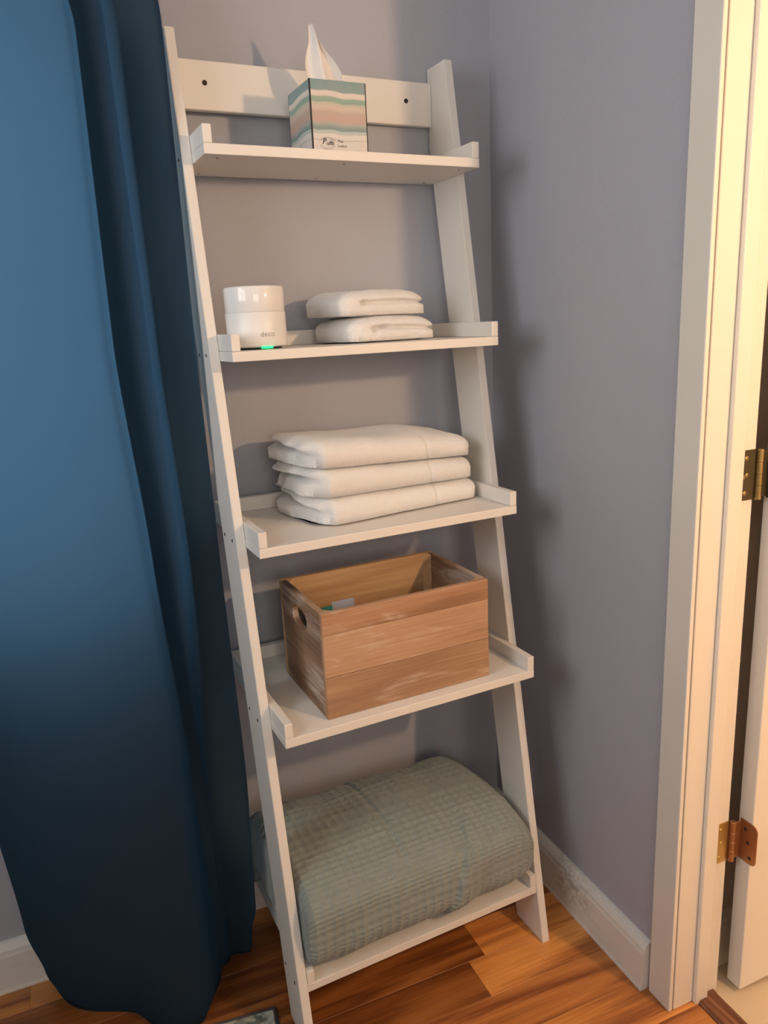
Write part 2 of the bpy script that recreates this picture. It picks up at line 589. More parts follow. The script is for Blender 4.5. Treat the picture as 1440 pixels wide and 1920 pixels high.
window('window_1', (WINX - 0.05, (WY0 + WY1) / 2, WZ0), 0.0, WY1 - WY0, WZ1 - WZ0, 'white framed window in the left wall')
window('fill_window', ((VX0 + VX1) / 2, FRONT - 0.05, VZ0), math.pi / 2, VX1 - VX0, VZ1 - VZ0, 'unseen white framed window added behind the camera for fill light')

win3 = empty('window_3', ((UX0 + UX1) / 2, 0.05, UZ0))
tag(win3, 'narrow white framed window behind the navy curtain', kind='structure')
uw, uh = (UX1 - UX0) / 2, UZ1 - UZ0
box('window_frame', -uw + 0.0005, -uw + 0.025, -0.045, 0.03, 0.0005, uh - 0.0005, M_TRIM, win3)
box('window_frame', uw - 0.025, uw - 0.0005, -0.045, 0.03, 0.0005, uh - 0.0005, M_TRIM, win3)
box('window_frame', -uw + 0.025, uw - 0.025, -0.045, 0.03, 0.0005, 0.03, M_TRIM, win3)
box('window_frame', -uw + 0.025, uw - 0.025, -0.045, 0.03, uh - 0.03, uh - 0.0005, M_TRIM, win3)
box('pane', -uw + 0.025, uw - 0.025, -0.002, 0.002, 0.03, uh - 0.03, M_GLASS, win3, bev=0)

# baseboards
BPROF = [(0.0, 0.0), (0.0262, 0.0), (0.0262, 0.004), (0.0245, 0.010), (0.0215, 0.086), (0.0195, 0.092), (0.0185, 0.099), (0.0125, 0.109), (0.0075, 0.112), (0.0, 0.113)]
bm = bmesh.new()
bm_prism(bm, [(WX - a, b) for a, b in BPROF], 'y', -0.6095, -0.0005)
o = bm_done('baseboard_right', bm, M_BASEB)
tag(o, 'white scuffed baseboard under the door casing wall', kind='structure')
bm = bmesh.new()
bm_prism(bm, [(-a, b) for a, b in BPROF], 'x', WINX, WX - 0.0275)
o = bm_done('baseboard_back', bm, M_BASEB)
tag(o, 'white baseboard along the back wall behind curtain and shelf', kind='structure')

# door casing, jambs, stops
cas = box('trim_1', WX - 0.0095, WX - 0.0002, JY - 0.0005, -0.6155, 0.0, 2.10, M_TRIM, bev=0.0022, seg=2)
tag(cas, 'white flat door casing beside the blue wall', kind='structure')
o = box('trim_2', WX - 0.0095, WX - 0.0002, JY2 - 0.06, JY2 + 0.0005, 0.0, 2.10, M_TRIM, bev=0.0022, seg=2)
tag(o, 'white door casing on the far side of the doorway', kind='structure')
o = box('trim_3', WX - 0.0095, WX - 0.0002, JY2 + 0.001, JY - 0.001, 2.045, 2.10, M_TRIM, bev=0.002)
tag(o, 'white door casing above the doorway', kind='structure')
jam = empty('trim_4', (0.06, JY, 0))
tag(jam, 'white door jamb with stop', kind='structure')
JO = (0.06, JY, 0)
box('jamb_board', 0.0072, 0.1235, JY, JY + 0.0195, 0.0, 2.045, M_TRIM, jam, 0.0012, JO)
box('door_stop', 0.0560, 0.0885, JY - 0.0098, JY - 0.0001, 0.0, 2.035, M_TRIM, jam, 0.0022, JO, 2)
jam2 = empty('trim_5', (0.06, JY2, 0))
tag(jam2, 'white door jamb on the latch side', kind='structure')
JO2 = (0.06, JY2, 0)
box('jamb_board', 0.0072, 0.1235, JY2 - 0.0195, JY2, 0.0, 2.045, M_TRIM, jam2, 0.0012, JO2)
box('door_stop', 0.0560, 0.0885, JY2 + 0.0001, JY2 + 0.0098, 0.0, 2.035, M_TRIM, jam2, 0.002, JO2)
o = box('trim_6', 0.0072, 0.1235, JY2 + 0.0002, JY - 0.0002, 2.0455, 2.0595, M_TRIM, bev=0.001)
tag(o, 'white door head jamb', kind='structure')

# threshold strip
bm = bmesh.new()
bm_prism(bm, [(0.0635, -0.012), (0.0635, 0.002), (0.069, 0.0065), (0.105, 0.0075), (0.1125, 0.004), (0.1125, -0.012)], 'y', JY2 + 0.0005, JY - 0.0103)
bm_box(bm, 0.0890, 0.1125, JY - 0.0103, JY - 0.0004, -0.012, 0.0066)
o = bm_done('trim_7', bm, M_THRESH)
tag(o, 'reddish oak threshold strip in the doorway', kind='structure')

# bathroom behind the doorway
BX1, BY0, BY1 = 1.75, -2.2, -0.607
bf = box('floor_bathroom', 0.1127, BX1 + 0.1, BY0 - 0.1, BY1 + 0.1, -0.06, 0.0, M_TILE, bev=0)
tag(bf, 'beige vinyl floor beyond the doorway', kind='structure')
o = box('wall_bathroom_back', 0.119, BX1 + 0.1, BY1, BY1 + 0.1, 0.0, CEIL, M_BATHWALL, bev=0)
tag(o, 'beige bathroom wall behind the open door', kind='structure')
o = box('wall_bathroom_front', 0.119, BX1 + 0.1, BY0 - 0.1, BY0, 0.0, CEIL, M_BATHWALL, bev=0)
tag(o, 'beige bathroom wall carrying the vanity lamp', kind='structure')
o = box('wall_bathroom_right', BX1, BX1 + 0.1, BY0, BY1, 0.0, CEIL, M_BATHWALL, bev=0)
tag(o, 'beige far bathroom wall', kind='structure')
bm = bmesh.new()
bm_prism(bm, [(BY1 - a, b) for a, b in BPROF], 'x', 0.1245, BX1)
o = bm_done('baseboard_bathroom', bm, M_TRIM)
tag(o, 'white baseboard behind the open door', kind='structure')

# open door, swung 90 degrees into the bathroom
DX, DYF, DYB = 0.1530, -0.7045, -0.6705
door = box('door_1', DX, DX + 0.875, DYF, DYB, 0.014, 2.035, M_TRIM, bev=0.0015, off=(DX, DYB, 0.014), loc=(DX, DYB, 0.014))
tag(door, 'white flush door standing open into the bathroom', kind='structure')


def leaf_mesh(name, w, h, t):
    """rounded-corner leaf in the XZ plane, x from 0..w, thickness along -y"""
    r = 0.012
    pts = [(0, -h / 2), (w - r, -h / 2)]
    pts += [(w - r + r * math.sin(a), -h / 2 + r - r * math.cos(a)) for a in [math.pi / 2 * i / 5 for i in range(1, 6)]]
    pts += [(w - r + r * math.cos(a), h / 2 - r + r * math.sin(a)) for a in [math.pi / 2 * i / 5 for i in range(0, 6)]]
    pts += [(0, h / 2)]
    bm = bmesh.new()
    bm_prism(bm, pts, 'y', 0, -t)
    me = bpy.data.meshes.new(name); bm.to_mesh(me); bm.free()
    return me


def hinge(zc, label, m1, m2, mk, h=0.089):
    px, py = 0.1285, JY - 0.006
    root = empty('door_hinge', (px, py, zc - h / 2))
    tag(root, label, 'hinge', 'butt hinges of the white door')
    lf = leaf_mesh('leaf', 0.040, h, 0.0018)
    a = link_mesh('leaf', lf, m1, root, (0, py * 0 + (JY - 0.0001 - py), h / 2))
    a.scale = (-1, 1, 1)
    lf2 = leaf_mesh('leaf', 0.040, h, 0.0018)
    b = link_mesh('leaf', lf2, m2, root, (DX - 0.0002 - px, 0.002, h / 2), -math.pi / 2)
    # bridge from barrel to the door edge, part of the second leaf
    box('leaf_bend', 0.002, DX - px - 0.0002, -0.0012, 0.0012, 0.004, h - 0.004, m2, root, 0.0003)
    for k, (z0, z1) in enumerate([(0, 0.27), (0.275, 0.5), (0.505, 0.73), (0.735, 1.0)]):
        bm = bmesh.new()
        bm_lathe(bm, [(0, z0 * h), (0.0052, z0 * h), (0.0058, z0 * h + 0.0008), (0.0058, z1 * h - 0.0008), (0.0052, z1 * h), (0, z1 * h)], 16)
        bm_done('barrel', bm, mk, root, smooth=False)
    for (sx, sz) in ((-0.027, 0.84), (-0.024, 0.5), (-0.032, 0.47), (-0.027, 0.15)):
        bm = bmesh.new()
        bm_lathe(bm, [(0, 0.0012), (0.0025, 0.0012), (0.004, 0.0)], 12)
        o = bm_done('screw_head', bm, M_BRASS, root, (sx, JY - 0.0019 - py, sz * h))
        o.rotation_euler = (math.pi / 2, 0, 0)
    for (sy, sz) in ((-0.010, 0.8), (-0.018, 0.5), (-0.024, 0.15)):
        bm = bmesh.new()
        bm_lathe(bm, [(0, 0.0010), (0.0025, 0.0010), (0.004, 0.0)], 12)
        o = bm_done('screw_head', bm, M_SCREW, root, (DX - 0.0022 - px, sy, sz * h))
        o.rotation_euler = (0, -math.pi / 2, 0)


hinge(1.097, 'tarnished dark brass hinge, upper of the two on the door jamb', M_BRASSD, M_BRASSD, M_BRASS)
hinge(0.360, 'coppery worn brass hinge, lower of the two on the door jamb', M_BRASS, M_COPPER, M_COPPER)

# vanity lamp in the bathroom: the warm light
vx, vy, vz = BULB_POS
vl = empty('vanity_lamp', (vx, BY0, vz))
tag(vl, 'wall lamp with a round warm bulb in the bathroom', 'lamp')
bm = bmesh.new(); bm_lathe(bm, [(0, 0), (0.06, 0), (0.06, 0.012), (0.045, 0.02), (0, 0.02)], 32)
o = bm_done('back_plate', bm, M_CHROME, vl, (0, 0.0, 0), smooth=False); o.rotation_euler = (-math.pi / 2, 0, 0)
bm = bmesh.new(); bm_lathe(bm, [(0.012, 0.0), (0.012, 0.30), (0.02, 0.305), (0.02, 0.345), (0, 0.345)], 20)
o = bm_done('arm', bm, M_CHROME, vl, (0, 0.018, 0), smooth=False); o.rotation_euler = (-math.pi / 2, 0, 0)
bm = bmesh.new(); bmesh.ops.create_uvsphere(bm, u_segments=24, v_segments=16, radius=0.037)
o = bm_done('bulb', bm, M_BULB, vl, (0, vy - BY0, 0), smooth=True)

# ------------------------------------------------------------------ ladder shelf
RO = (0.275, -0.20, 0.0)
lad = empty('ladder_shelf', L(*RO), RZ)
tag(lad, 'white five-tier leaning ladder shelf against the blue wall', 'shelf')
W = 0.55
TR = 0.018
Y0, SL, H = -0.4203, 0.1796, 1.9032
RD = 0.100
yb = -0.006
zk = (yb - (Y0 + RD)) / SL
prof = [(Y0, 0.0), (Y0 + RD, 0.0), (yb, zk), (yb, H), (Y0 + SL * H, H)]
for x0 in (-TR, W):
    bm = bmesh.new()
    fs = bm_prism(bm, [(a - RO[1], b) for a, b in prof], 'x', x0 - RO[0], x0 + TR - RO[0])
    bmesh.ops.bevel(bm, geom=list({e for f in fs for e in f.edges}), offset=0.0012, segments=2, affect='EDGES')
    bm_done('side_rail', bm, M_SHELF, lad)
pl = box('back_plank', 0.0003, W - 0.0003, -0.0225, -0.0065, 1.787, 1.8725, M_SHELF, lad, 0.0015, RO)
for hx in (0.0605, 0.488):
    bm = bmesh.new()
    bm_lathe(bm, [(0, 0), (0.0048, 0), (0.0048, 0.0006), (0, 0.0006)], 16)
    o = bm_done('screw_hole', bm, M_HOLE, pl, (hx - RO[0], -0.0226 - RO[1], 1.834)); o.rotation_euler = (math.pi / 2, 0, 0)
ZB = (1.6723, 1.3275, 0.9875, 0.6441, 0.1159)
YF = (-0.2052, -0.2657, -0.3260, -0.3853, -0.3943)
BT, FH, FT = 0.0175, 0.0297, 0.0160
YBK = (-0.012, -0.012, -0.012, -0.012, -0.040)
for i in range(5):
    zb, yf, yk = ZB[i], YF[i], YBK[i]
    sh = box('shelf_board', 0.0003, W - 0.0003, yf, yk, zb, zb + BT, M_SHELF, lad, 0.0012, RO, 2)
    zf = zb + BT + 0.0002
    box('edge_strip', 0.0005, FT, yf + 0.0003, yk, zf, zf + FH, M_SHELF, sh, 0.0012, RO, 2)
    box('edge_strip', W - FT, W - 0.0005, yf + 0.0003, yk, zf, zf + FH, M_SHELF, sh, 0.0012, RO, 2)
    box('edge_strip', FT + 0.0002, W - FT - 0.0002, yk - FT, yk, zf, zf + FH, M_SHELF, sh, 0.0012, RO, 2)
    # screws through the outer face of both rails
    zc = zb + BT * 0.6
    yfr = Y0 + SL * zc
    for xs, sgn in ((-TR, -1), (W + TR, 1)):
        for dy in (0.028, 0.082):
            bm = bmesh.new()
            bm_lathe(bm, [(0, 0.0009), (0.0022, 0.0009), (0.0036, 0.0)], 14)
            o = bm_done('screw', bm, M_SCREW, lad, (xs - RO[0], yfr + dy - RO[1], zc))
            o.rotation_euler = (0, sgn * math.pi / 2, 0)
    # pin heads under the board
    for xs in (0.03, 0.27, 0.52):
        for ys in (yf + 0.03, yk - 0.02):
            bm = bmesh.new()
            bm_lathe(bm, [(0, 0.0), (0.002, 0.0), (0.002, -0.0005), (0, -0.0005)], 10)
            bm_done('pin', bm, M_HOLE, sh, (xs - RO[0], ys - RO[1], zb))
ZT = [z + BT for z in ZB]          # top faces of the boards


# ------------------------------------------------------------------ tissue box
def lad_thing(name, label, cat, x, y, z, extra=0.0, group=None):
    o = empty(name, L(x, y, z), RZ + extra)
    return tag(o, label, cat, group)


TBX, TBY, TBH = 0.0560, 0.0560, 0.1205
tb = lad_thing('tissue_box', 'cube tissue box with watercolour stripes on the top shelf', 'tissue box', 0.2615, -0.1285, ZT[0] + 0.0003, 0.0)
M_STRIPE = stripes_mat(TBX, TBY, TBH)
bm = bmesh.new(); bm_box(bm, -TBX, TBX, -TBY, TBY, 0, TBH, 0.0012, 2)
card = bm_done('carton', bm, M_STRIPE, tb)
bm = bmesh.new(); bm_lathe(bm, [(0, 0), (1, 0), (1, 0.0006), (0, 0.0006)], 28)
o = bm_done('opening', bm, M_HOLE, tb, (0, 0, TBH)); o.scale = (0.036, 0.02, 1)


def face_text(txt, size, parent, x, z, y, mat, name, **kw):
    me = text_mesh(txt, size, **kw)
    o = link_mesh(name, me, mat, parent, (x, y, z))
    o.rotation_euler = (math.pi / 2, 0, 0)
    return o


face_text('P', 0.0135, card, -0.0335, 0.0175, -TBY - 0.0002, M_INK, 'logo_lettering', shear=0.25, bold=0.0002)
face_text('uffs', 0.0105, card, -0.0215, 0.0150, -TBY - 0.0002, M_INK, 'logo_lettering', shear=0.25, bold=0.0001, spacing=1.0)
for k in range(2):
    bm = bmesh.new()
    pts = [(-0.0265 + 0.0150 * math.cos(a), -TBY - 0.0004, 0.0150 + 0.0098 * math.sin(a)) for a in
           [math.radians((200 if k else 20) + 140 * i / 20) for i in range(21)]]
    bm_tube(bm, pts, 0.00035, 6)
    bm_done('logo_ring', bm, M_INK2, card)
face_text('Plus', 0.0068, card, -0.0005, 0.0190, -TBY - 0.0002, M_INK2, 'lettering')
face_text('Lotion', 0.0068, card, 0.0027, 0.0112, -TBY - 0.0002, M_INK2, 'lettering')
# the tissue sticking out: a pleated sheet
vv = []; ff = []
NU, NV = 40, 28
for j in range(NV + 1):
    v = j / NV
    for i in range(NU + 1):
        u = i / NU
        w = 0.052 + 0.022 * math.sin(min(1, v * 1.3) * math.pi) - 0.040 * v ** 1.5
        ridge = math.sin(u * math.pi * 3.0 + 0.6) * (0.010 * (1 - 0.6 * v))
        zz = v * (0.105 - 0.030 * max(0, u - 0.35))
        x = (u - 0.5) * w - 0.034 * v + 0.012
        y = ridge + 0.006 * math.sin(v * 4 + u * 2)
        vv.append((x, y, TBH - 0.012 + zz + 0.012 * v))
for j in range(NV):
    for i in range(NU):
        a = j * (NU + 1) + i
        ff.append((a, a + 1, a + NU + 2, a + NU + 1))
ts = link_mesh('tissue', pydata('tissue', vv, ff), M_TISSUE, tb, smooth=True)
md = ts.modifiers.new('thick', 'SOLIDIFY'); md.thickness = 0.0005

# ------------------------------------------------------------------ mesh router
rt = lad_thing('wifi_router', 'white cylindrical wifi router with a green light', 'router', 0.0775, -0.165, ZT[1] + 0.0003)
RR = 0.0555
bm = bmesh.new()
bm_lathe(bm, [(0, 0), (0.043, 0), (0.045, 0.001), (0.045, 0.004), (0, 0.004)], 48)
bm_done('foot', bm, M_DARK, rt)
bm = bmesh.new()
bm_lathe(bm, [(0, 0.0035), (RR - 0.006, 0.0035), (RR - 0.0012, 0.005), (RR, 0.007), (RR, 0.0655), (RR - 0.0004, 0.066), (0, 0.066)], 96)
body = bm_done('lower_body', bm, M_MATTW, rt)
bm = bmesh.new()
bm_lathe(bm, [(0, 0.0662), (RR - 0.0009, 0.0662), (RR - 0.0005, 0.0668), (RR - 0.0005, 0.1085), (RR - 0.0015, 0.1105), (RR - 0.004, 0.1115), (0, 0.1108)], 96)
bm_done('glossy_cap', bm, M_GLOSSW, rt)
for o in (body,):
    pass
for o in rt.children:
    if o.type == 'MESH':
        for p in o.data.polygons:
            p.use_smooth = len(p.vertices) == 4 and abs(p.normal.z) < 0.3
me = text_mesh('deco', 0.0135, extrude=0.0003, bold=-0.0001, spacing=1.05, resolution=6)
th0 = math.radians(-90 + 4)
for v in me.vertices:
    a = th0 + v.co.x / RR
    r = RR + 0.0001 + v.co.z
    v.co = Vector((r * math.cos(a), r * math.sin(a), 0.0265 + v.co.y))
link_mesh('lettering', me, M_LOGO, body)
# light bar at the foot
bm = bmesh.new()
n = 14
ring = []
for i in range(n + 1):
    a = math.radians(-90 + 2 - 12 + 24 * i / n)
    ring.append([bm.verts.new((r * math.cos(a), r * math.sin(a), z)) for r, z in ((RR - 0.0045, 0.0012), (RR - 0.0025, 0.0012), (RR - 0.0005, 0.0055), (RR - 0.0045, 0.0042))])
for i in range(n):
    for k in range(4):
        bm.faces.new((ring[i][k], ring[i + 1][k], ring[i + 1][(k + 1) % 4], ring[i][(k + 1) % 4]))
bm.faces.new(ring[0]); bm.faces.new(list(reversed(ring[-1])))
bmesh.ops.recalc_face_normals(bm, faces=bm.faces[:])
bm_done('status_light', bm, M_LED, rt)
bm = bmesh.new()
bm_tube(bm, [(-0.03, 0.050, 0.012), (-0.05, 0.066, 0.016), (-0.056, 0.085, 0.03), (-0.058, 0.11, 0.036), (-0.057, 0.128, 0.05), (-0.056, 0.142, 0.062)], 0.0022, 8)
bm_done('power_cable', bm, M_DARK, rt, smooth=True)


# ------------------------------------------------------------------ towels
def rounded_block(nx, ny, nz, hx, hy, hz, r, warp):
    """grid-surfaced rounded block centred on x,y with its base at z=0, then warp(p, n)"""
    verts = {}; vl = []; faces = []
    def vid(i, j, k):
        if (i, j, k) in verts: return verts[(i, j, k)]
        p = Vector((-hx + 2 * hx * i / nx, -hy + 2 * hy * j / ny, -hz + 2 * hz * k / nz))
        rr = (min(r[0], hx), min(r[1], hy), min(r[2], hz))
        c = Vector((max(-hx + rr[0], min(hx - rr[0], p.x)), max(-hy + rr[1], min(hy - rr[1], p.y)), max(-hz + rr[2], min(hz - rr[2], p.z))))
        d = Vector(((p.x - c.x) / rr[0], (p.y - c.y) / rr[1], (p.z - c.z) / rr[2]))
        if d.length > 1e-6:
            m = max(abs(d.x), abs(d.y), abs(d.z))
            d2 = d.normalized() * (1.0 if m > 0.999 else m)
            n = Vector((d2.x / rr[0], d2.y / rr[1], d2.z / rr[2])).normalized()
            p = c + Vector((d2.x * rr[0], d2.y * rr[1], d2.z * rr[2]))
        else:
            n = Vector((0, 0, 1))
        q = warp(p, n)
        verts[(i, j, k)] = len(vl); vl.append(q)
        return verts[(i, j, k)]
    for i in range(nx):
        for j in range(ny):
            faces.append([vid(i, j, 0), vid(i, j + 1, 0), vid(i + 1, j + 1, 0), vid(i + 1, j, 0)])
            faces.append([vid(i, j, nz), vid(i + 1, j, nz), vid(i + 1, j + 1, nz), vid(i, j + 1, nz)])
    for i in range(nx):
        for k in range(nz):
            faces.append([vid(i, 0, k), vid(i + 1, 0, k), vid(i + 1, 0, k + 1), vid(i, 0, k + 1)])
            faces.append([vid(i, ny, k), vid(i, ny, k + 1), vid(i + 1, ny, k + 1), vid(i + 1, ny, k)])
    for j in range(ny):
        for k in range(nz):
            faces.append([vid(0, j, k), vid(0, j, k + 1), vid(0, j + 1, k + 1), vid(0, j + 1, k)])
            faces.append([vid(nx, j, k), vid(nx, j + 1, k), vid(nx, j + 1, k + 1), vid(nx, j, k + 1)])
    return vl, faces


def gauss(d, w):
    return math.exp(-(d / w) ** 2)


def sstep(a, b, x):
    t = max(0.0, min(1.0, (x - a) / (b - a)))
    return t * t * (3 - 2 * t)


def nz3(p, s, seed):
    return mnoise.noise(Vector((p.x * s + seed, p.y * s - seed * 0.7, p.z * s + seed * 1.3)))


def bath_towel(z0, h, dx, dy, seed, label, hook, top=False):
    hx, hy, hz = 0.196, 0.110, h / 2
    hr = 0.80                                # right end is flatter than the left
    bandx = 0.075 + dx * 0.3

    def warp(p, n):
        t = (p.x + hx) / (2 * hx)
        sq = 1.0 + (hr - 1.0) * sstep(0.15, 1.0, t)
        q = Vector(p)
        # left end: folded layers, the crease runs from the back to the front fold
        wl = max(0.0, -n.x)
        if wl > 0.02:
            yy = p.y / hy
            zc = hz * (0.05 + hook * 0.25 * yy)
            dep = 0.020 * sstep(-0.75, -0.1, yy) + 0.012 * sstep(-0.9, -0.5, yy)
            q.x += wl * (dep * gauss(p.z - zc, 0.0065) - 0.005 * gauss(p.z - zc - hz * 0.5, 0.012) - 0.006 * gauss(p.z - zc + hz * 0.55, 0.012))
            z2 = hz * (0.52 - 0.2 * hook * yy)
            q.x += wl * 0.010 * sstep(0.0, 0.5, yy) * gauss(p.z - z2, 0.0045)
            z3 = hz * (-0.52 + 0.15 * hook * yy)
            q.x += wl * 0.010 * sstep(-0.2, 0.4, yy) * gauss(p.z - z3, 0.0045)
            q.x += wl * 0.006 * nz3(p, 26, seed)
            q.x += wl * 0.02 * sstep(-0.4, -1.0, yy)          # front corner pulled in
        # right end bulges a little, fold dents
        wr_ = max(0.0, n.x)
        if wr_ > 0.02:
            q.x += wr_ * (0.004 * nz3(p, 30, seed + 3) - 0.004 * gauss(p.z, 0.004) * sstep(-0.3, 0.6, p.y / hy))
        # dobby band: a shallow line around the towel
        q -= n * 0.0032 * gauss(p.x - bandx, 0.0030)
        # soft unevenness
        q += n * (0.0028 * nz3(p, 11, seed) + 0.0012 * nz3(p, 34, seed + 9))
        z = q.z * sq - hz * (1 - sq)          # keep the base flat
        if n.z < -0.3:
            z = min(z, -hz + 0.004)
        sag = 0.0
        if top:
            sag = 0.006 * gauss(p.x + 0.02, 0.12) * gauss(p.y - 0.02, 0.06) * max(0, n.z)
            sag -= 0.017 * gauss(p.x - 0.09, 0.075) * gauss(p.y - 0.02, 0.09) * max(0, n.z)
        return Vector((q.x, q.y, z + hz - sag))
    v, f = rounded_block(170, 64, 22, hx, hy, hz, (0.034, 0.038, hz), warp)
    # the stack tilts with the thinner right ends of the towels below
    tilt = TILT[0]
    v = [Vector((p.x, p.y, p.z + tilt * (p.x + hx))) for p in v]
    me = pydata('bath_towel', v, f)
    cx, cy = 0.318 + dx, -0.142 + dy
    o = link_mesh('bath_towel', me, M_TERRY, None, L(cx, cy, z0), RZ + math.radians(7.0), smooth=True)
    tag(o, label, 'towel', 'white bath towels folded in a stack')
    TILT[0] -= h * (1 - hr) / (2 * hx) * 0.92
    return o


TILT = [0.0]
zz = ZT[2] + 0.0004
bath_towel(zz, 0.0570, 0.006, 0.004, 1.7, 'thick white folded bath towel at the bottom of the stack of three', 1.0)
zz += 0.0560
bath_towel(zz, 0.0580, -0.003, 0.004, 4.9, 'thick white folded bath towel in the middle of the stack of three', -0.6)
zz += 0.0570
bath_towel(zz, 0.0560, -0.007, 0.008, 8.3, 'thick white folded bath towel on top of the stack of three', 0.7, True)


def hand_towel(z0, h, dx, dy, rot, seed, label, flap):
    hx, hy, hz = 0.108, 0.078, h / 2

    def warp(p, n):
        q = Vector(p)
        xx = p.x / hx
        wf_ = max(0.0, -n.y)
        zc = hz * (0.06 + 0.05 * math.sin(xx * 2.2 + seed))
        if wf_ > 0.02:
            dep = 0.016 * sstep(-0.62, -0.45, xx)
            q.y += wf_ * dep * gauss(p.z - zc, 0.0034)
            q.y -= wf_ * 0.003 * (gauss(p.z - zc - hz * 0.5, 0.009) + gauss(p.z - zc + hz * 0.5, 0.009))
            # small rolled holes where the folds start
            for hxx, hzz, hw_ in flap:
                q.y += wf_ * 0.016 * gauss(p.x - hxx, hw_) * gauss(p.z - hzz, 0.0036)
        wr_ = max(0.0, n.x)
        if wr_ > 0.02:
            q.x -= wr_ * 0.011 * gauss(p.z - zc, 0.004)
            q.x += wr_ * 0.004 * nz3(p, 30, seed)
            q.x -= wr_ * 0.008 * sstep(0.0, 1.0, p.z / hz)
        q -= n * 0.0009 * gauss(p.x - 0.022, 0.0012) * sstep(-0.2, 0.3, p.z / hz)
        q += n * (0.0022 * nz3(p, 14, seed) + 0.0010 * nz3(p, 42, seed + 5))
        z = q.z
        sq = 1.0 - 0.10 * sstep(0.2, 1.0, xx) - 0.06 * sstep(-0.4, -1.0, xx)
        z = (z + hz) * sq
        if n.z < -0.3: z = max(0.0, min(z, 0.003))
        return Vector((q.x, q.y, z))
    v, f = rounded_block(80, 44, 20, hx, hy, hz, (hz * 1.7, hz * 0.9, hz * 0.95), warp)
    o = link_mesh('hand_towel', pydata('hand_towel', v, f), M_TERRY, None, L(0.3455 + dx, -0.105 + dy, z0), RZ + math.radians(rot), smooth=True)
    tag(o, label, 'towel', 'small white towels folded beside the router')


hand_towel(ZT[1] + 0.0004, 0.0500, 0.003, -0.002, 10.0, 2.2, 'small folded white towel lying on the second shelf, lower of two', [(-0.052, -0.002, 0.006), (-0.028, 0.004, 0.008)])
hand_towel(ZT[1] + 0.0500, 0.0520, -0.012, 0.004, 10.5, 6.4, 'small folded white towel resting on top of another small towel', [(-0.058, 0.001, 0.006)])

# ------------------------------------------------------------------ wooden crate
CX0, CX1, CY0, CY1, CZ, CH = 0.0945, 0.4555, -0.3585, -0.1210, ZT[3] + 0.0003, 0.2115
CO = ((CX0 + CX1) / 2, (CY0 + CY1) / 2, CZ)
cr = lad_thing('wooden_crate', 'whitewashed pine crate with oval handle hole on the fourth shelf', 'crate', *CO)
CT = 0.012
hx, hy = (CX1 - CX0) / 2, (CY1 - CY0) / 2


def crate_board(x0, x1, y0, y1, z0, z1, mat, name='board'):
    o = box(name, x0, x1, y0, y1, z0, z1, mat, cr, 0.0011, ((x0 + x1) / 2, (y0 + y1) / 2, z0))
    o.location = ((x0 + x1) / 2, (y0 + y1) / 2, z0)
    return o


splits = [0.0, 0.083, 0.168, CH]
mats = [M_CRATE, M_CRATE, M_CRATE_TOP]
for k in range(3):
    crate_board(-hx, hx, -hy + (0.0, 0.0005, 0.0)[k], -hy + CT, splits[k] + 0.0003, splits[k + 1] - 0.0003, mats[k])
for k in range(2):
    crate_board(-hx, hx, hy - CT, hy, (0.0, 0.1)[k] + 0.0003, (0.1, CH)[k] - 0.0003, M_CRATE_IN)
crate_board(-hx + CT, hx - CT, -hy + CT, hy - CT, 0.001, 0.009, M_CRATE_IN, 'base_board')


def holed_board(xa, mat):
    """upper side board with an oval hand hole, from a filled 2D curve"""
    cu = bpy.data.curves.new('side_board', 'CURVE')
    cu.dimensions = '2D'; cu.fill_mode = 'BOTH'; cu.extrude = CT / 2
    b0, b1 = 0.0785, CH - 0.0003
    sp = cu.splines.new('POLY'); pts = [(-hy + CT + 0.0003, b0), (hy - CT - 0.0003, b0), (hy - CT - 0.0003, b1), (-hy + CT + 0.0003, b1)]
    sp.points.add(3)
    for p_, q in zip(sp.points, pts): p_.co = (q[0], q[1], 0, 1)
    sp.use_cyclic_u = True
    sp = cu.splines.new('POLY'); n_ = 36
    sp.points.add(n_ - 1)
    for i in range(n_):
        a = 2 * math.pi * i / n_
        ca, sa = math.cos(a), math.sin(a)
        ex = math.copysign(abs(ca) ** 0.75, ca); ez = math.copysign(abs(sa) ** 0.85, sa)
        sp.points[i].co = (0.004 + 0.040 * ex, 0.1650 + 0.021 * ez, 0, 1)
    sp.use_cyclic_u = True
    t = bpy.data.objects.new('tmp', cu); COL.objects.link(t)
    dg = bpy.context.evaluated_depsgraph_get()
    me = bpy.data.meshes.new_from_object(t.evaluated_get(dg))
    bpy.data.objects.remove(t); bpy.data.curves.remove(cu)
    for v in me.vertices:
        v.co = Vector((v.co.z, v.co.x, v.co.y))
    me.materials.clear()
    return link_mesh('side_board', me, mat, cr, (xa, 0, 0))


for sx in (-1, 1):
    xa = sx * (hx - CT / 2)
    crate_board(xa - CT / 2, xa + CT / 2, -hy + CT + 0.0003, hy - CT - 0.0003, 0.0003, 0.0780, M_CRATE_Y, 'side_board')
    if sx < 0:
        holed_board(xa, M_CRATE_Y)
    else:
        crate_board(xa - CT / 2, xa + CT / 2, -hy + CT + 0.0003, hy - CT - 0.0003, 0.0785, CH - 0.0003, M_CRATE_Y, 'side_board')
    for sy in (-1, 1):
        bm = bmesh.new()
        ex, ey = sx * (hx - CT - 0.0003), sy * (hy - CT - 0.0003)
        bm_prism(bm, [(ex, ey), (ex - sx * 0.014, ey), (ex, ey - sy * 0.014)], 'z', 0.0095, CH - 0.0012)
        bm_done('corner_block', bm, M_CRATE_IN, cr)


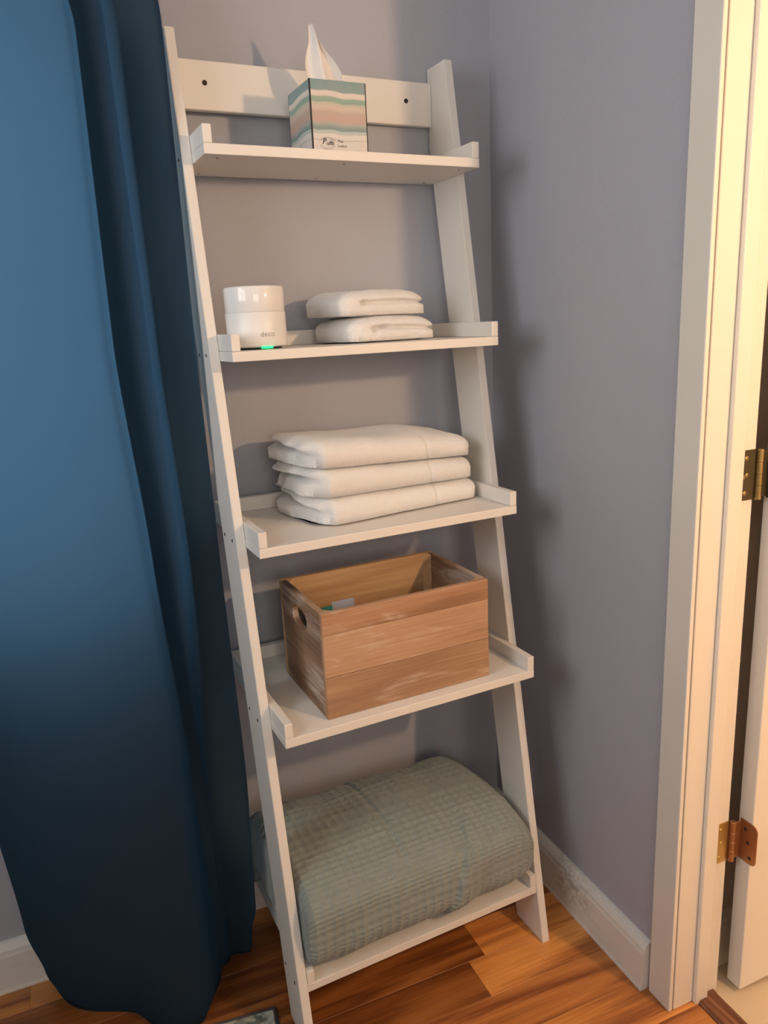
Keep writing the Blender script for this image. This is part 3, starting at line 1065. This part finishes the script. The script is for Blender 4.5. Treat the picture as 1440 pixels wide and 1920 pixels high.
# things standing in the crate
def pouch(name, label, cat, x, y, w, d, h, mat, seed, lean, zb):
    vl_ = []; fl = []
    nu, nv = 20, 12
    for j in range(nv + 1):
        v = j / nv
        for i in range(nu):
            a = 2 * math.pi * i / nu
            ca, sa = math.cos(a), math.sin(a)
            rx = w / 2 * (abs(ca) ** 0.7) * math.copysign(1, ca)
            ry = d / 2 * (abs(sa) ** 0.8) * math.copysign(1, sa) * (1 - 0.93 * v ** 1.6)
            p = Vector((rx + lean * v, ry, h * v + 0.10 * rx * v * v))
            p += Vector((0.003, 0.003, 0.001)) * nz3(p, 40, seed) * (1 if j else 0)
            vl_.append(p)
    for j in range(nv):
        for i in range(nu):
            k = (i + 1) % nu
            fl.append((j * nu + i, j * nu + k, (j + 1) * nu + k, (j + 1) * nu + i))
    fl.append(list(reversed(range(nu)))); fl.append([nv * nu + i for i in range(nu)])
    o = link_mesh(name, pydata(name, vl_, fl), mat, None, L(x, y, zb), RZ + math.radians(-12))
    tag(o, label, cat)


zin = CZ + 0.0095
pouch('paper_packet', 'lavender grey paper packet poking up inside the wooden crate', 'packet', 0.178, -0.248, 0.046, 0.03, 0.1790, M_PAPER, 3.3, 0.006, zin)
pouch('teal_wrapper', 'small teal packet beside the grey one inside the crate', 'packet', 0.131, -0.262, 0.036, 0.035, 0.1770, M_TEAL, 8.1, 0.004, zin)

pouch('hole_dark_filler', 'added dark filler low in the crate standing in for shade behind the handle hole', 'dark filler', 0.133, -0.170, 0.046, 0.062, 0.1500, M_DARK, 5.2, 0.0, zin)  # added dark shape so the handle hole reads as deep shade

# ------------------------------------------------------------------ waffle blanket
BLX0, BLX1 = 0.004, 0.5455
CYB, CZB = -0.228, 0.107
HYB, HZB = 0.172, 0.106


def blanket():
    nx, nt = 230, 330
    vl_ = []; fl = []
    cellx, cellt = 0.0200, 0.0140
    per = 0.98
    for i in range(nx + 1):
        s = i / nx
        # spacing denser at the ends
        x = BLX0 + (BLX1 - BLX0) * s
        el = max(0.0, 1 - (x - BLX0) / 0.030)
        er = max(0.0, 1 - (BLX1 - x) / 0.085)
        e = (1 - min(1, el) ** 2.6) ** 0.5 if el > 0 else 1.0
        e2 = (1 - min(1, er) ** 2.4) ** 0.5 if er > 0 else 1.0
        sc = max(0.02, min(e * 0.35 + 0.65 if el < 1 else 0.3, 1.0)) * (0.30 + 0.70 * e2)
        if i == 0 or i == nx: sc *= 0.25
        for t in range(nt):
            a = 2 * math.pi * t / nt
            ca, sa = math.cos(a), math.sin(a)
            ex = 0.72
            y = HYB * math.copysign(abs(ca) ** ex, ca)
            z = HZB * math.copysign(abs(sa) ** ex, sa)
            # the top leans back, the front bulges low
            y += -0.026 * max(0, -ca) * (0.5 - 0.5 * sa) + 0.03 * max(0, sa) * ca
            z *= 1.0 + 0.02 * math.sin(x * 9 + 1)
            n = Vector((0, ca / HYB, sa / HZB)).normalized()
            d = 0.0
            u1 = x / cellx; u2 = a / (2 * math.pi) * per / cellt
            wf_ = (abs(math.sin(math.pi * u1)) ** 0.6) * (abs(math.sin(math.pi * u2)) ** 0.6)
            d -= 0.0046 * wf_
            p = Vector((x, y, z))
            d += 0.009 * nz3(p, 6, 2.0) + 0.004 * nz3(p, 17, 5.0)
            # fold ridge across the front, right of the middle
            xf = 0.345 + 0.05 * sa
            d += 0.007 * (sstep(-0.010, 0.0, x - xf) - sstep(0.0, 0.10, x - xf)) * max(0, -ca + 0.25)
            xg = 0.205 + 0.03 * sa
            d -= 0.004 * gauss(x - xg, 0.007) * max(0, sa)
            y2 = y * (0.80 + 0.20 * sc) + n.y * d
            z2 = z * sc + n.z * d - (1 - sc) * HZB * 0.25
            zz_ = CZB + z2
            if zz_ < 0.0: zz_ = 0.0015 + 0.0002 * wf_
            # left end: behind the side rail the cloth spills outwards
            xo = x
            yl = CYB + y2
            if el > 0:
                sp = sstep(-0.262, -0.235, yl) * sstep(0.0, 0.04, 0.25 - abs(zz_ - 0.12) )
                xo -= sp * el * (0.022 + 0.006 * math.sin(zz_ * 55))
            if zz_ < 0.034: xo = max(0.0172, min(0.5328, xo))      # stays inside the edge strips
            vl_.append(Vector((xo, yl, zz_)))
    for i in range(nx):
        for t in range(nt):
            k = (t + 1) % nt
            fl.append((i * nt + t, (i + 1) * nt + t, (i + 1) * nt + k, i * nt + k))
    fl.append(list(range(nt))); fl.append([nx * nt + t for t in reversed(range(nt))])
    ox, oy = 0.275, CYB
    vl_ = [Vector((v.x - ox, v.y - oy, v.z)) for v in vl_]
    me = pydata('waffle_blanket', vl_, fl)
    bm = bmesh.new(); bm.from_mesh(me); bmesh.ops.recalc_face_normals(bm, faces=bm.faces[:]); bm.to_mesh(me); bm.free()
    o = link_mesh('waffle_blanket', me, M_BLANK, None, L(ox, oy, ZT[4] + 0.0003), RZ, smooth=True)
    tag(o, 'grey-green waffle knit blanket folded on the bottom shelf', 'blanket')


blanket()

# ------------------------------------------------------------------ curtain
def catmull(pts, n):
    out = []
    m = len(pts)
    for k in range(n + 1):
        t = k / n * (m - 1)
        i = min(int(t), m - 2); f = t - i
        p0 = pts[max(i - 1, 0)]; p1 = pts[i]; p2 = pts[i + 1]; p3 = pts[min(i + 2, m - 1)]
        out.append(tuple(0.5 * ((2 * b) + (c - a) * f + (2 * a - 5 * b + 4 * c - d) * f * f + (3 * b - a - 3 * c + d) * f ** 3)
                         for a, b, c, d in zip(p0, p1, p2, p3)))
    return out


SEC = {  # height -> (x, y) control points from the left edge to the right edge
    2.17: [(-1.20, -.060), (-1.185, -.085), (-1.15, -.10), (-1.11, -.075), (-1.07, -.055), (-1.03, -.085), (-.985, -.105), (-.94, -.08), (-.91, -.055), (-.885, -.08), (-.86, -.105), (-.835, -.08), (-.81, -.055), (-.785, -.08), (-.76, -.09), (-.735, -.06)],
    1.90: [(-1.20, -.050), (-1.19, -.11), (-1.13, -.165), (-1.04, -.185), (-.95, -.185), (-.885, -.165), (-.870, -.115), (-.862, -.095), (-.855, -.115), (-.838, -.150), (-.820, -.145), (-.812, -.105), (-.79, -.080), (-.765, -.115), (-.738, -.150), (-.7245, -.145)],
    1.35: [(-1.20, -.045), (-1.195, -.12), (-1.14, -.185), (-1.05, -.215), (-.96, -.220), (-.895, -.200), (-.878, -.140), (-.868, -.105), (-.858, -.125), (-.835, -.168), (-.812, -.160), (-.803, -.110), (-.785, -.085), (-.765, -.120), (-.742, -.150), (-.7280, -.165)],
    0.95: [(-1.195, -.045), (-1.19, -.13), (-1.14, -.195), (-1.05, -.230), (-.95, -.235), (-.878, -.215), (-.858, -.160), (-.848, -.125), (-.838, -.140), (-.815, -.172), (-.792, -.155), (-.782, -.110), (-.77, -.090), (-.757, -.130), (-.738, -.150), (-.7220, -.155)],
    0.50: [(-1.205, -.045), (-1.20, -.13), (-1.14, -.20), (-1.04, -.235), (-.93, -.240), (-.855, -.215), (-.835, -.165), (-.825, -.130), (-.815, -.135), (-.80, -.145), (-.795, -.135), (-.785, -.13), (-.768, -.15), (-.750, -.195), (-.736, -.235), (-.7275, -.245)],
    0.20: [(-1.19, -.045), (-1.18, -.12), (-1.125, -.185), (-1.03, -.235), (-.93, -.265), (-.865, -.255), (-.835, -.205), (-.820, -.165), (-.808, -.150), (-.795, -.145), (-.795, -.155), (-.787, -.16), (-.772, -.18), (-.755, -.210), (-.742, -.240), (-.7350, -.245)],
    0.07: [(-1.17, -.042), (-1.158, -.10), (-1.105, -.165), (-1.02, -.215), (-.94, -.275), (-.875, -.285), (-.842, -.235), (-.822, -.185), (-.808, -.160), (-.795, -.150), (-.78, -.130), (-.785, -.145), (-.770, -.150), (-.757, -.165), (-.743, -.175), (-.7350, -.165)],
    0.003: [(-1.158, -.038), (-1.14, -.09), (-1.085, -.150), (-1.00, -.200), (-.945, -.270), (-.880, -.283), (-.845, -.240), (-.822, -.190), (-.808, -.165), (-.795, -.152), (-.78, -.130), (-.782, -.138), (-.768, -.138), (-.755, -.145), (-.741, -.145), (-.7330, -.130)],
}


def curtain():
    nu = 220
    zs = sorted(SEC)
    secs = {z: catmull(SEC[z], nu) for z in zs}
    rows = []
    nz = 120
    for j in range(nz + 1):
        v = j / nz
        z = 0.003 + (2.17 - 0.003) * (v ** 1.35)
        k = 0
        while k < len(zs) - 2 and z > zs[k + 1]: k += 1
        f = (z - zs[k]) / (zs[k + 1] - zs[k])
        f = max(0, min(1, f))
        # smooth through the key heights
        za, zb_ = secs[zs[max(k - 1, 0)]], secs[zs[min(k + 2, len(zs) - 1)]]
        row = []
        for i in range(nu + 1):
            p1, p2 = secs[zs[k]][i], secs[zs[k + 1]][i]
            s = f * f * (3 - 2 * f) * 0.5 + f * 0.5
            x = p1[0] + (p2[0] - p1[0]) * s; y = p1[1] + (p2[1] - p1[1]) * s
            w = mnoise.noise(Vector((x * 5, z * 1.3, 3.1))) * 0.010
            w2 = mnoise.noise(Vector((x * 16, z * 4.0, 7.7))) * 0.006 * sstep(0.55, 0.0, z)
            fall = sstep(0.0, 0.03, (-y - 0.03))
            row.append(Vector((x, y - (w + w2) * fall * (0.3 if z < 0.02 else 1), z)))
        rows.append(row)
    # a little hem lying forward on the floor
    hem = [Vector((p.x + 0.004 * math.sin(i * 0.2), p.y - 0.004 * (1 if -p.y > 0.06 else 0), 0.0025)) for i, p in enumerate(rows[0])]
    rows = [hem] + rows
    vl_ = [p for r in rows for p in r]
    m = nu + 1
    fl = []
    for j in range(len(rows) - 1):
        for i in range(nu):
            fl.append((j * m + i, j * m + i + 1, (j + 1) * m + i + 1, (j + 1) * m + i))
    ox, oy = -0.94, -0.12
    me = pydata('window_curtain', [Vector((v.x - ox, v.y - oy, v.z)) for v in vl_], fl)
    o = link_mesh('window_curtain', me, M_CURT, None, (ox, oy, 0), smooth=True)
    tag(o, 'long navy-teal curtain hanging to the floor beside the ladder shelf', 'curtain')


curtain()
rod = empty('curtain_rod', (-1.1, 0, 2.19))
tag(rod, 'dark metal rod above the navy curtain', 'curtain rod')
bm = bmesh.new(); bm_tube(bm, [(-0.75, -0.075, 0), (0.40, -0.075, 0)], 0.009, 16)
bm_done('rod', bm, M_ROD, rod, smooth=True)
bm = bmesh.new(); bm_lathe(bm, [(0, -0.018), (0.013, -0.013), (0.018, 0), (0.013, 0.013), (0, 0.018)], 20, (0.412, -0.075, 0))
bm_done('finial', bm, M_ROD, rod, smooth=True)
for bx in (-0.6, 0.385):
    bm = bmesh.new(); bm_box(bm, bx - 0.006, bx + 0.006, -0.078, -0.0005, -0.012, -0.0085, 0.0005)
    bm_box(bm, bx - 0.015, bx + 0.015, -0.004, -0.0005, -0.03, 0.03, 0.0005)
    bm_done('bracket', bm, M_ROD, rod)

# ------------------------------------------------------------------ rug
rug = empty('area_rug', (-0.726, -0.3165, 0), math.radians(-6.5))
tag(rug, 'sage patterned rug with dark edge at the shelf foot', 'rug')
box('pile', -0.95, -0.008, -0.70, -0.008, 0.0005, 0.0085, M_RUG, rug, 0.002)
bm = bmesh.new(); bm_tube(bm, [(-0.95, -0.004, 0.0042), (-0.004, -0.004, 0.0042)], 0.0038, 8)
bm_tube(bm, [(-0.004, -0.004, 0.0042), (-0.004, -0.70, 0.0042)], 0.0038, 8)
bm_done('binding', bm, M_RUGEDGE, rug, smooth=True)
